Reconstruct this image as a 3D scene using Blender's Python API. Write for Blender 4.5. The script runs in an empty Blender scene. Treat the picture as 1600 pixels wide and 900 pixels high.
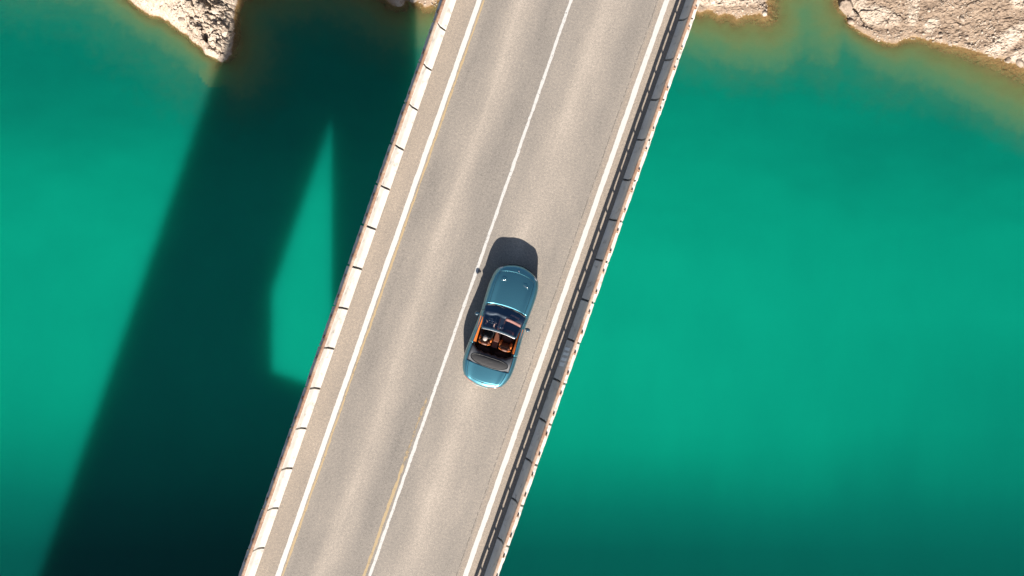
import bpy, bmesh, math, random
import numpy as np
from mathutils import Vector, Matrix

# ------------------------------------------------------------------ camera, sky, sun, exposure
SC = bpy.context.scene
COL = SC.collection
DECK = 40.0            # road surface above the lake
CAM_H = 37.0           # drone above the road
SUN_EL = 31.1

cam_d = bpy.data.cameras.new("camera")
cam = bpy.data.objects.new("camera", cam_d)
COL.objects.link(cam)
cam.location = (0, 0, DECK + CAM_H)
cam.rotation_euler = (0, 0, 0)
cam_d.sensor_width = 36.0
cam_d.lens = 36.0 * CAM_H / 40.0
cam_d.clip_end = 5000
SC.camera = cam

world = bpy.data.worlds.new("World")
SC.world = world
world.use_nodes = True
wn = world.node_tree
bg = wn.nodes["Background"]
sky = wn.nodes.new("ShaderNodeTexSky")
sky.sky_type = 'NISHITA'
sky.sun_disc = False
sky.sun_elevation = math.radians(SUN_EL)
sky.sun_rotation = math.radians(180)
wn.links.new(sky.outputs[0], bg.inputs[0])
bg.inputs[1].default_value = 0.05

sun_d = bpy.data.lights.new("sun", 'SUN')
sun_d.energy = 5.0
sun_d.angle = math.radians(0.55)
sun_d.color = (1.0, 0.93, 0.84)
sun = bpy.data.objects.new("sun", sun_d)
COL.objects.link(sun)
sun.location = (0, -60, 120)
sun.rotation_euler = (math.radians(90 - SUN_EL), 0, 0)

vs = SC.view_settings
vs.view_transform = 'Standard'
vs.look = 'None'
vs.gamma = 1.0
vs.use_curve_mapping = False
vs.exposure = 1.36
SC.cycles.use_denoising = True
SC.cycles.max_bounces = 8
SC.cycles.transparent_max_bounces = 16

# ------------------------------------------------------------------ measures
ANG = math.radians(19.29)            # bridge axis east of north
AX0 = -1.625                         # axis crosses y = 0 here
DX, DY = math.sin(ANG), math.cos(ANG)
WPX = 1600 * CAM_H / 40.0 / (DECK + CAM_H)   # photo pixels per metre at the water


def wat(px, py):
    return (px - 800) / WPX, (450 - py) / WPX


rng = np.random.default_rng(7)
random.seed(7)


# ------------------------------------------------------------------ numpy noise
def _hash(ix, iy, seed):
    n = (ix.astype(np.int64) * 374761393 + iy.astype(np.int64) * 668265263 + seed * 1442695041) & 0x7fffffff
    n = ((n ^ (n >> 13)) * 1274126177) & 0x7fffffff
    return ((n ^ (n >> 16)) & 0xffff) / 65535.0


def vnoise(x, y, seed=0):
    ix, iy = np.floor(x), np.floor(y)
    fx, fy = x - ix, y - iy
    fx = fx * fx * (3 - 2 * fx)
    fy = fy * fy * (3 - 2 * fy)
    a = _hash(ix, iy, seed)
    b = _hash(ix + 1, iy, seed)
    c = _hash(ix, iy + 1, seed)
    d = _hash(ix + 1, iy + 1, seed)
    return (a + (b - a) * fx) * (1 - fy) + (c + (d - c) * fx) * fy


def fbm(x, y, oct=4, seed=0):
    s, a, t = 0, 1.0, 0
    for i in range(oct):
        s = s + a * (vnoise(x, y, seed + i * 17) * 2 - 1)
        t += a
        a *= 0.5
        x, y = x * 2.03 + 3.1, y * 2.03 - 1.7
    return s / t


def ridged(x, y, oct=4, seed=0):
    s, a, t = 0, 1.0, 0
    for i in range(oct):
        s = s + a * (1 - np.abs(vnoise(x, y, seed + i * 31) * 2 - 1))
        t += a
        a *= 0.52
        x, y = x * 2.1 + 5.3, y * 2.1 + 2.2
    return s / t


def cells(x, y, seed=0, tilt=0.0):
    """voronoi: nearest cell value, and distance to border (approx)"""
    ix, iy = np.floor(x), np.floor(y)
    d1 = np.full(x.shape, 9.0)
    d2 = np.full(x.shape, 9.0)
    v1 = np.zeros(x.shape)
    tl = np.zeros(x.shape)
    for dx in (-1, 0, 1):
        for dy in (-1, 0, 1):
            cx, cy = ix + dx, iy + dy
            px = cx + _hash(cx, cy, seed)
            py = cy + _hash(cx, cy, seed + 5)
            d = np.hypot(px - x, py - y)
            v = _hash(cx, cy, seed + 9)
            closer = d < d1
            tx = (_hash(cx, cy, seed + 13) * 2 - 1) * (x - px) + (_hash(cx, cy, seed + 14) * 2 - 1) * (y - py)
            tl = np.where(closer, tx, tl)
            d2 = np.where(closer, d1, np.minimum(d2, d))
            v1 = np.where(closer, v, v1)
            d1 = np.where(closer, d, d1)
    return v1 + tilt * tl, d2 - d1


# ------------------------------------------------------------------ object helpers
def mesh_obj(name, verts, faces, mat=None, parent=None, smooth=False, loc=None):
    me = bpy.data.meshes.new(name)
    me.from_pydata([tuple(v) for v in verts], [], [tuple(f) for f in faces])
    me.update()
    if smooth:
        me.polygons.foreach_set("use_smooth", [True] * len(me.polygons))
    if mat is not None:
        me.materials.append(mat)
    o = bpy.data.objects.new(name, me)
    COL.objects.link(o)
    if parent is not None:
        o.parent = parent
    if loc is not None:
        o.location = loc
    return o


def empty(name, loc=(0, 0, 0), rz=0.0, parent=None):
    o = bpy.data.objects.new(name, None)
    COL.objects.link(o)
    o.location = loc
    o.rotation_euler = (0, 0, rz)
    o.empty_display_size = 0.3
    o.parent = parent
    return o


def tag(o, label=None, cat=None, group=None, kind=None):
    if label:
        o["label"] = label
    if cat:
        o["category"] = cat
    if group:
        o["group"] = group
    if kind:
        o["kind"] = kind
    return o


class MB:
    """collects geometry, builds ONE mesh object"""
    def __init__(s):
        s.v, s.f = [], []

    def add(s, v, f):
        k = len(s.v)
        s.v += [tuple(p) for p in v]
        s.f += [tuple(i + k for i in q) for q in f]
        return s

    def box(s, x0, x1, y0, y1, z0, z1):
        return s.add([(x0, y0, z0), (x1, y0, z0), (x1, y1, z0), (x0, y1, z0), (x0, y0, z1), (x1, y0, z1), (x1, y1, z1), (x0, y1, z1)],
                     [(0, 3, 2, 1), (4, 5, 6, 7), (0, 1, 5, 4), (1, 2, 6, 5), (2, 3, 7, 6), (3, 0, 4, 7)])

    def sweep(s, path, rx, rz=None, n=10, up=(0, 0, 1), closed=False, caps=True):
        """tube of n sides along a path; rx, rz: radii (number or list)"""
        path = [Vector(p) for p in path]
        m = len(path)
        rx = rx if isinstance(rx, (list, tuple)) else [rx] * m
        rz = rx if rz is None else (rz if isinstance(rz, (list, tuple)) else [rz] * m)
        k = len(s.v)
        for i, p in enumerate(path):
            a = path[(i - 1) % m] if closed else path[max(i - 1, 0)]
            b = path[(i + 1) % m] if closed else path[min(i + 1, m - 1)]
            t = (b - a).normalized()
            side = t.cross(Vector(up))
            side = side.normalized() if side.length > 1e-5 else Vector((1, 0, 0))
            w = side.cross(t).normalized()
            for j in range(n):
                q = 2 * math.pi * (j + .5) / n
                s.v.append(tuple(p + side * (rx[i] * math.cos(q)) + w * (rz[i] * math.sin(q))))
        for i in range(m if closed else m - 1):
            for j in range(n):
                a0, a1 = k + i * n + j, k + i * n + (j + 1) % n
                i2 = (i + 1) % m
                b0, b1 = k + i2 * n + j, k + i2 * n + (j + 1) % n
                s.f.append((a0, a1, b1, b0))
        if caps and not closed:
            s.f.append(tuple(k + j for j in range(n))[::-1])
            s.f.append(tuple(k + (m - 1) * n + j for j in range(n)))
        return s

    def lathe(s, prof, n=24, axis='x', c=(0, 0, 0)):
        """prof: (along, radius) pairs"""
        k = len(s.v)
        for (a, r) in prof:
            for j in range(n):
                q = 2 * math.pi * j / n
                p = (a, r * math.cos(q), r * math.sin(q)) if axis == 'x' else (r * math.cos(q), r * math.sin(q), a)
                s.v.append((p[0] + c[0], p[1] + c[1], p[2] + c[2]))
        for i in range(len(prof) - 1):
            for j in range(n):
                s.f.append((k + i * n + j, k + i * n + (j + 1) % n, k + (i + 1) * n + (j + 1) % n, k + (i + 1) * n + j))
        return s

    def extrude(s, prof, y0, y1):
        """closed profile in (x,z) extruded along y"""
        n = len(prof)
        k = len(s.v)
        s.v += [(x, y0, z) for x, z in prof] + [(x, y1, z) for x, z in prof]
        for j in range(n):
            s.f.append((k + j, k + (j + 1) % n, k + n + (j + 1) % n, k + n + j))
        s.f.append(tuple(k + j for j in range(n))[::-1])
        s.f.append(tuple(k + n + j for j in range(n)))
        return s

    def build(s, name, mat, parent=None, smooth=False, bevel=0.0, subsurf=0):
        o = mesh_obj(name, s.v, s.f, mat, parent, smooth)
        bm = bmesh.new()
        bm.from_mesh(o.data)
        bmesh.ops.recalc_face_normals(bm, faces=bm.faces)
        if bevel:
            bmesh.ops.bevel(bm, geom=list(bm.edges), offset=bevel, segments=2, affect='EDGES', profile=0.6)
        bm.to_mesh(o.data)
        bm.free()
        if smooth:
            o.data.polygons.foreach_set("use_smooth", [True] * len(o.data.polygons))
        if subsurf:
            md = o.modifiers.new("sub", 'SUBSURF')
            md.levels = md.render_levels = subsurf
        return o


# ------------------------------------------------------------------ material helpers
class M:
    def __init__(s, name, rough=0.6, **kw):
        s.m = bpy.data.materials.new(name)
        s.m.use_nodes = True
        s.t = s.m.node_tree
        s.b = s.t.nodes["Principled BSDF"]
        s.out = s.t.nodes["Material Output"]
        s.b.inputs["Roughness"].default_value = rough
        for k, v in kw.items():
            s.b.inputs[k.replace("_", " ")].default_value = v

    def n(s, typ, **kw):
        nd = s.t.nodes.new("ShaderNode" + typ)
        for k, v in kw.items():
            setattr(nd, k, v)
        return nd

    def l(s, a, b):
        s.t.links.new(a, b)

    def pos(s, obj=False, scale=(1, 1, 1)):
        src = s.n("TexCoord").outputs["Object"] if obj else s.n("NewGeometry").outputs["Position"]
        mp = s.n("Mapping")
        mp.inputs["Scale"].default_value = scale
        s.l(src, mp.inputs["Vector"])
        return mp.outputs[0]

    def noise(s, vec, scale, detail=4, rough=0.55, dist=0.0):
        nd = s.n("TexNoise")
        nd.inputs["Scale"].default_value = scale
        nd.inputs["Detail"].default_value = detail
        nd.inputs["Roughness"].default_value = rough
        nd.inputs["Distortion"].default_value = dist
        s.l(vec, nd.inputs["Vector"])
        return nd.outputs["Fac"]

    def ramp(s, fac, stops, interp='LINEAR'):
        nd = s.n("ValToRGB")
        nd.color_ramp.interpolation = interp
        e = nd.color_ramp.elements
        while len(e) < len(stops):
            e.new(0.5)
        for el, (p, c) in zip(e, stops):
            el.position = p
            c = (c, c, c) if isinstance(c, (int, float)) else c
            el.color = (c[0], c[1], c[2], 1)
        s.l(fac, nd.inputs[0])
        return nd.outputs[0]

    def mix(s, fac, a, b, mode='MIX'):
        nd = s.n("Mix", data_type='RGBA', blend_type=mode)
        for sock, val in ((nd.inputs[0], fac), (nd.inputs[6], a), (nd.inputs[7], b)):
            if isinstance(val, (int, float)):
                sock.default_value = val
            elif isinstance(val, tuple):
                sock.default_value = (*val, 1)
            else:
                s.l(val, sock)
        return nd.outputs[2]

    def math(s, op, a, b=0.0, c=0.0, clamp=False):
        nd = s.n("Math", operation=op, use_clamp=clamp)
        for sock, val in zip(nd.inputs, (a, b, c)):
            if isinstance(val, (int, float)):
                sock.default_value = val
            else:
                s.l(val, sock)
        return nd.outputs[0]

    def attr(s, name):
        return s.n("Attribute", attribute_name=name).outputs["Fac"]

    def color(s, c):
        if isinstance(c, tuple):
            s.b.inputs["Base Color"].default_value = (*c, 1)
        else:
            s.l(c, s.b.inputs["Base Color"])
        return s

    def bump(s, h, strength=0.4, dist=0.02):
        nd = s.n("Bump")
        nd.inputs["Strength"].default_value = strength
        nd.inputs["Distance"].default_value = dist
        s.l(h, nd.inputs["Height"])
        s.l(nd.outputs[0], s.b.inputs["Normal"])
        return s


def plain(name, c, rough=0.6, var=0.15, scale=12.0, **kw):
    m = M(name, rough, **kw)
    f = m.noise(m.pos(), scale, 3)
    m.color(m.ramp(f, [(0.3, tuple(x * (1 - var) for x in c)), (0.7, tuple(min(1, x * (1 + var)) for x in c))]))
    return m.m


# asphalt: local x = across the bridge, local y = along it
def mat_asphalt():
    m = M("asphalt", 0.9)
    p = m.pos(obj=True)
    sep = m.n("SeparateXYZ")
    m.l(p, sep.inputs[0])
    warp = m.math('MULTIPLY', m.math('SUBTRACT', m.noise(m.pos(obj=True, scale=(1, .12, 1)), 1.3, 3), 0.5), 0.55)
    u = m.math('ADD', sep.outputs[0], warp)
    # tracks polished paler by tyres, -4.3 .. 4.3 mapped to 0 .. 1
    un = m.math('DIVIDE', m.math('ADD', u, 4.3), 8.6)
    k = lambda x: (x + 4.3) / 8.6
    dk, lt, md = 0.36, 0.72, 0.55
    track = m.ramp(un, [(k(-4.2), .53), (k(-3.35), .53), (k(-2.9), dk - .02), (k(-2.35), .44), (k(-1.75), lt), (k(-1.2), .5), (k(-.75), dk), (k(-.1), .42),
                        (k(.55), .5), (k(1.3), lt), (k(2.0), .56), (k(2.7), .44), (k(3.15), .5), (k(3.3), .56), (k(4.2), .56)])
    blot = m.noise(m.pos(obj=True, scale=(1, .35, 1)), 0.9, 5, 0.6)
    g1 = m.noise(p, 11, 3, 0.75)
    g2 = m.noise(p, 30, 2, 0.8)
    v = m.math('ADD', track, m.math('MULTIPLY', m.math('SUBTRACT', blot, 0.5), 0.55))
    v = m.math('ADD', v, m.math('MULTIPLY', m.math('SUBTRACT', g1, 0.5), .85))
    v = m.math('ADD', v, m.math('MULTIPLY', m.math('SUBTRACT', g2, 0.5), 1.4))
    base = m.ramp(v, [(0.0, (.10, .091, .082)), (.45, (.203, .179, .154)), (.62, (.246, .212, .177)), (1.0, (.39, .333, .276))])
    # shoulders: warmer, older surfacing
    au = m.math('ABSOLUTE', m.math('ADD', sep.outputs[0], 0.05))
    sh = m.ramp(m.math('DIVIDE', au, 5.0), [(3.27 / 5, 0.0), (3.31 / 5, 1.0)])
    base = m.mix(m.math('MULTIPLY', sh, 0.35), base, m.mix(1.0, base, (1.12, 1.0, .88), 'MULTIPLY'))
    # longitudinal paving seam on the east side, crumbled here and there
    dj = m.math('ABSOLUTE', m.math('SUBTRACT', m.math('ADD', sep.outputs[0], m.math('MULTIPLY', m.math('SUBTRACT', m.noise(p, 2.5, 3), .5), .06)), 3.19))
    seam = m.math('MULTIPLY', m.math('LESS_THAN', dj, 0.016), m.math('GREATER_THAN', m.noise(m.pos(obj=True, scale=(1, 1, 1)), 5.0, 4, .7), 0.47))
    base = m.mix(m.math('MULTIPLY', seam, 0.6), base, (.06, .052, .045))
    # hair cracks
    vo = m.n("TexVoronoi", feature='DISTANCE_TO_EDGE')
    vo.inputs["Scale"].default_value = 0.55
    wv = m.n("VectorMath", operation='ADD')
    nz = m.n("TexNoise")
    nz.inputs["Scale"].default_value = 1.6
    nz.inputs["Detail"].default_value = 5
    m.l(p, nz.inputs["Vector"])
    m.l(p, wv.inputs[0])
    m.l(nz.outputs["Color"], wv.inputs[1])
    m.l(wv.outputs[0], vo.inputs["Vector"])
    crack = m.math('MULTIPLY', m.math('LESS_THAN', vo.outputs["Distance"], 0.006), m.math('GREATER_THAN', m.noise(p, 0.8, 2), 0.55))
    base = m.mix(m.math('MULTIPLY', crack, 0.12), base, (.07, .062, .055))
    m.color(base)
    m.bump(m.math('ADD', g1, g2), 0.5, 0.006)
    return m.m


def mat_paint(name, c, wear=0.35, alpha_wear=0.5, scale=9.0):
    m = M(name, 0.75)
    p = m.pos(obj=True)
    f = m.noise(p, scale, 5, 0.75)
    g = m.noise(p, 60, 2, 0.7)
    col = m.mix(m.math('MULTIPLY', g, 0.35), c, tuple(x * .55 for x in c))
    m.color(col)
    a = m.math('GREATER_THAN', m.math('ADD', m.math('MULTIPLY', f, .6), m.math('MULTIPLY', g, .4)), wear)
    soft = m.math('ADD', m.math('MULTIPLY', a, alpha_wear), 1 - alpha_wear)
    m.l(soft, m.b.inputs["Alpha"])
    return m.m


def mat_concrete(name, c1, c2, spot=(.2, .19, .18), spot_amt=.5):
    m = M(name, 0.85)
    p = m.pos()
    f = m.noise(p, 1.7, 5, .6)
    g = m.noise(p, 35, 3, .7)
    s = m.noise(p, 3.2, 4, .65)
    col = m.ramp(f, [(.3, c1), (.7, c2)])
    col = m.mix(m.math('MULTIPLY', g, .28), col, (.25, .22, .19))
    col = m.mix(m.math('MULTIPLY', m.ramp(s, [(.56, 0.0), (.68, 1.0)]), spot_amt), col, spot)
    m.color(col)
    m.bump(g, .5, .01)
    return m.m


def mat_rust():
    m = M("rusty_steel", 0.75)
    p = m.pos()
    f = m.noise(p, .8, 4, .65)
    g = m.noise(p, 9, 4, .7)
    col = m.ramp(m.math('ADD', m.math('MULTIPLY', f, .6), m.math('MULTIPLY', g, .4)),
                 [(.34, (.15, .085, .055)), (.46, (.26, .145, .09)), (.54, (.33, .23, .165)), (.64, (.40, .33, .26))])
    m.color(col)
    m.bump(g, .4, .004)
    return m.m


def mat_rock():
    m = M("rocky_shore", 0.9)
    p = m.pos()
    rockw = m.attr("rock")
    wet = m.attr("wet")
    f = m.noise(p, .9, 6, .6)
    g = m.noise(p, 6.0, 6, .7)
    h = m.noise(p, 28.0, 3, .7)
    dust = m.ramp(m.math('ADD', m.math('MULTIPLY', f, .5), m.math('MULTIPLY', g, .5)),
                  [(.33, (.11, .076, .052)), (.45, (.225, .16, .112)), (.56, (.305, .225, .162)), (.68, (.40, .315, .24))])
    pale = m.ramp(m.math('ADD', m.math('MULTIPLY', f, .4), m.math('MULTIPLY', g, .6)),
                  [(.36, (.16, .11, .08)), (.44, (.38, .30, .23)), (.56, (.54, .455, .37)), (.70, (.64, .56, .47))])
    col = m.mix(rockw, dust, pale)
    col = m.mix(m.math('MULTIPLY', m.ramp(h, [(.40, 1.0), (.56, 0.0)]), .55), col, (.115, .085, .062))
    wetn = m.math('MULTIPLY', wet, m.math('ADD', .45, m.math('MULTIPLY', g, .8)), clamp=True)
    col = m.mix(wetn, col, m.mix(g, (.15, .10, .06), (.34, .24, .145)))
    m.color(col)
    m.bump(m.math('ADD', m.math('MULTIPLY', g, 1.0), m.math('MULTIPLY', h, .4)), .9, .12)
    return m.m


def mat_water():
    m = M("lake_water", 0.06)
    p = m.pos()
    depth = m.attr("depth")
    body_tone = m.attr("body_tone")
    wob = m.noise(p, 1.1, 4, .6)
    fine = m.noise(m.pos(scale=(1.0, 2.6, 1)), 3.2, 4, .62, 1.2)
    dd = m.math('MULTIPLY', depth, m.math('ADD', .62, m.math('MULTIPLY', wob, .76)))
    dn = m.math('DIVIDE', dd, 10.0)
    shallow = m.ramp(dn, [(0.0, (.19, .165, .075)), (.05, (.125, .165, .066)), (.13, (.058, .132, .064)), (.30, (.018, .100, .060)), (.6, (.004, .090, .060))])
    body = m.ramp(body_tone, [(0.0, (.0003, .036, .031)), (.35, (.0004, .080, .059)), (.7, (.0006, .148, .097)), (1.0, (.0010, .182, .118))])
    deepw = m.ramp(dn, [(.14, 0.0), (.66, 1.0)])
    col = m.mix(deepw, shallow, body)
    col = m.mix(.25, col, m.mix(m.math('MULTIPLY', m.ramp(m.noise(m.pos(scale=(1, .5, 1)), .35, 4), [(.3, 0.0), (.7, 1.0)]), 1.0), col, m.mix(1.0, col, (.8, .86, .9), 'MULTIPLY')))
    fl = m.noise(m.pos(scale=(1, 1.8, 1)), 5.0, 3, .7, .6)
    col = m.mix(m.math('MULTIPLY', fl, .16), col, m.mix(1.0, col, (.5, .62, .62), 'MULTIPLY'))
    m.color(col)
    m.b.inputs["IOR"].default_value = 1.33
    m.b.inputs["Specular IOR Level"].default_value = .2
    m.b.inputs["Subsurface Weight"].default_value = 1.0
    m.b.inputs["Subsurface Radius"].default_value = (.25, 1.0, .8)
    m.b.inputs["Subsurface Scale"].default_value = 3.0
    m.b.subsurface_method = 'BURLEY'
    bp = m.n("Bump")
    bp.inputs["Strength"].default_value = .10
    bp.inputs["Distance"].default_value = .05
    m.l(fine, bp.inputs["Height"])
    m.l(bp.outputs[0], m.b.inputs["Normal"])
    # see through the shallows: clarity falls with depth
    clear = m.math('POWER', 2.718, m.math('MULTIPLY', m.math('DIVIDE', dd, -.62), m.math('ADD', .7, m.math('MULTIPLY', fine, .6))))
    tint = m.ramp(dn, [(0.0, (.86, .80, .66)), (.05, (.62, .66, .42)), (.15, (.30, .5, .3))])
    tr = m.n("BsdfTransparent")
    m.l(tint, tr.inputs[0])
    mx = m.n("MixShader")
    m.l(clear, mx.inputs[0])
    m.l(m.b.outputs[0], mx.inputs[1])
    m.l(tr.outputs[0], mx.inputs[2])
    m.l(mx.outputs[0], m.out.inputs["Surface"])
    return m.m


def mat_carpaint():
    m = M("teal_metallic_paint", .38, Metallic=.85)
    fl = m.noise(m.pos(obj=True), 420, 1, .5)
    m.color(m.ramp(fl, [(.3, (.055, .200, .262)), (.7, (.085, .260, .325))]))
    m.b.inputs["Coat Weight"].default_value = 1.0
    m.b.inputs["Coat Roughness"].default_value = .04
    return m.m


def mat_glass(name, tint, refl=1.0):
    m = M(name, .02)
    tr = m.n("BsdfTransparent")
    tr.inputs[0].default_value = (*tint, 1)
    gl = m.n("BsdfGlossy")
    gl.inputs["Roughness"].default_value = .02
    fr = m.n("Fresnel")
    fr.inputs[0].default_value = 1.5
    gl.inputs[0].default_value = (.45, .72, 1.0, 1)
    mx = m.n("MixShader")
    m.l(m.math('MULTIPLY', fr.outputs[0], refl, clamp=True), mx.inputs[0])
    m.l(tr.outputs[0], mx.inputs[1])
    m.l(gl.outputs[0], mx.inputs[2])
    m.l(mx.outputs[0], m.out.inputs["Surface"])
    return m.m


MAT = dict(
    asphalt=mat_asphalt(),
    white=mat_paint("white_road_paint", (.50, .485, .455), .40, .45),
    white_thin=mat_paint("worn_white_road_paint", (.47, .455, .43), .42, .7),
    yellow=mat_paint("faded_yellow_road_paint", (.35, .26, .145), .42, .6, 7.0),
    yellow_ghost=mat_paint("ghost_yellow_road_paint", (.34, .25, .14), .50, .95, 6.0),
    concrete=mat_concrete("barrier_concrete", (.50, .465, .415), (.62, .585, .53), (.27, .235, .20), .75),
    deck=mat_concrete("bridge_concrete", (.30, .28, .25), (.40, .375, .335)),
    rust=mat_rust(),
    rock=mat_rock(),
    stone=None,
    water=mat_water(),
    paint=mat_carpaint(),
    navy=plain("dark_blue_gloss", (.012, .035, .055), .25, .1, 30, Coat_Weight=1.0),
    trim=plain("black_trim", (.012, .012, .013), .45),
    shell=plain("dark_undershell", (.01, .01, .011), .8),
    chrome=plain("brushed_metal", (.72, .70, .68), .22, .04, Metallic=1.0),
    cloth=plain("charcoal_canvas", (.026, .025, .026), .9, .2, 60),
    cover=plain("grey_cover_panel", (.030, .033, .040), .6, .2, 20),
    orange=plain("orange_leather", (.50, .13, .022), .5, .12, 30),
    brown=plain("brown_leather", (.095, .026, .009), .5, .15, 30),
    tan=plain("sunlit_tan_leather", (.62, .25, .16), .5, .1, 20),  # leather tone with the sunlight already in it
    carpet=plain("dark_carpet", (.018, .012, .011), .95),
    dash=plain("navy_leather", (.006, .011, .018), .5),
    tyre=plain("tyre_rubber", (.018, .018, .018), .85),
    lamp_red=plain("red_lens", (.25, .012, .01), .15),
    lamp_clear=plain("clear_lens", (.45, .48, .5), .08),
    plate=plain("plate_white", (.55, .55, .52), .5),
    glass=mat_glass("windscreen_glass", (.40, .47, .55), 3.2),
    skin=plain("skin", (.42, .22, .15), .5, .1, 30),
    hair=plain("grey_hair", (.30, .26, .24), .7, .3, 60),
    jacket=plain("black_jacket", (.010, .010, .012), .9, .3, 30),
    trousers=plain("dark_trousers", (.015, .016, .022), .9, .3, 30),
    wpaint=mat_paint("white_wall_paint", (.80, .80, .78), .40, .4, 16.0),
)


def mat_stone():
    m = M("shore_stone", .9)
    p = m.pos()
    f = m.noise(p, 1.3, 3)
    g = m.noise(p, 14, 4, .7)
    oi = m.n("ObjectInfo")
    a = m.ramp(m.math('ADD', m.math('MULTIPLY', f, .45), m.math('MULTIPLY', g, .55)),
               [(.32, (.16, .12, .09)), (.5, (.36, .30, .24)), (.7, (.54, .47, .40))])
    m.color(m.mix(m.math('MULTIPLY', oi.outputs["Random"], .6), a, m.mix(1.0, a, (.62, .52, .46), 'MULTIPLY')))
    m.bump(g, .7, .03)
    return m.m


MAT['stone'] = mat_stone()

# ------------------------------------------------------------------ terrain and lake
SHORE_PX = [(-9000, -900), (-2500, -200), (-600, -60), (0, -60), (150, -40), (196, -8), (206, 2), (222, 16), (236, 24), (252, 27), (264, 33), (276, 45), (292, 54), (302, 66), (312, 72),
            (322, 84), (334, 90), (346, 96), (355, 93), (361, 84), (365, 68), (366, 40), (367, 18), (374, -4), (410, -22), (500, -40), (560, -25), (598, -6), (608, 4), (620, 9), (630, 9),
            (636, 1), (648, 5), (656, 3), (664, 11), (672, 9), (680, 3), (690, -3), (720, -18), (900, -30), (1040, -6), (1080, 12), (1094, 19), (1104, 16), (1116, 17), (1124, 23), (1134, 20),
            (1146, 24), (1151, 29), (1160, 23), (1172, 22), (1186, 21), (1194, 27), (1199, 25), (1198, 14), (1196, 4), (1204, -12), (1240, -40), (1290, -34), (1309, -6), (1312, 10), (1318, 20),
            (1325, 28), (1324, 34), (1330, 40), (1344, 50), (1362, 58), (1380, 65), (1398, 67), (1412, 61), (1426, 59), (1446, 59), (1458, 64), (1472, 67), (1496, 71), (1520, 77), (1540, 84), (1558, 90),
            (1572, 94), (1586, 100), (1600, 106), (1660, 135), (1800, 170), (2400, 150), (5000, -100), (12000, -900)]
SHORE = np.array([wat(*p) for p in SHORE_PX])
# width in metres over which the bed drops the first metre, along the shore
SHELF_X = np.array([-3000, 150, 205, 260, 310, 330, 352, 372, 440, 520, 600, 640, 690, 900, 1092, 1150, 1200, 1250, 1300, 1318, 1330, 1380, 1415, 1470, 1540, 1600, 1750, 5000], float)
SHELF_W = np.array([2.0, 1.6, 1.3, 1.5, 1.1, 1.0, 1.4, 3.0, 3.2, 3.0, 3.0, 3.2, 3.4, 3.4, 3.4, 4.6, 6.0, 6.0, 3.0, 1.2, 1.3, 2.0, 2.6, 4.6, 8.0, 11.0, 12.0, 6.0])


def shore_dist(x, y):
    """signed distance to the north shore line, + on land"""
    best = np.full(x.shape, 1e18)
    for (ax, ay), (bx, by) in zip(SHORE[:-1], SHORE[1:]):
        ex, ey = bx - ax, by - ay
        t = np.clip(((x - ax) * ex + (y - ay) * ey) / (ex * ex + ey * ey), 0, 1)
        best = np.minimum(best, (x - ax - t * ex) ** 2 + (y - ay - t * ey) ** 2)
    d = np.sqrt(best)
    # even-odd test: the shore runs west to east, so land is above it; count crossings of the ray going south
    cr = np.zeros(x.shape, int)
    for (ax, ay), (bx, by) in zip(SHORE[:-1], SHORE[1:]):
        lo, hi = min(ax, bx), max(ax, bx)
        if hi == lo:
            continue
        hit = (x >= lo) & (x < hi) & (ay + (x - ax) / (bx - ax) * (by - ay) < y)
        cr += hit
    return np.where(cr % 2 == 1, d, -d)


def patch(x, y, px, py, rx, ry, ang=0.0, hard=2.0):
    cx, cy = wat(px, py)
    c, s = math.cos(ang), math.sin(ang)
    u = ((x - cx) * c + (y - cy) * s) / (rx / WPX)
    v = (-(x - cx) * s + (y - cy) * c) / (ry / WPX)
    return np.clip((1 - np.hypot(u, v)) * hard, 0, 1)


def sm(a, b, x):
    t = np.clip((x - a) / (b - a), 0, 1)
    return t * t * (3 - 2 * t)


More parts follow.
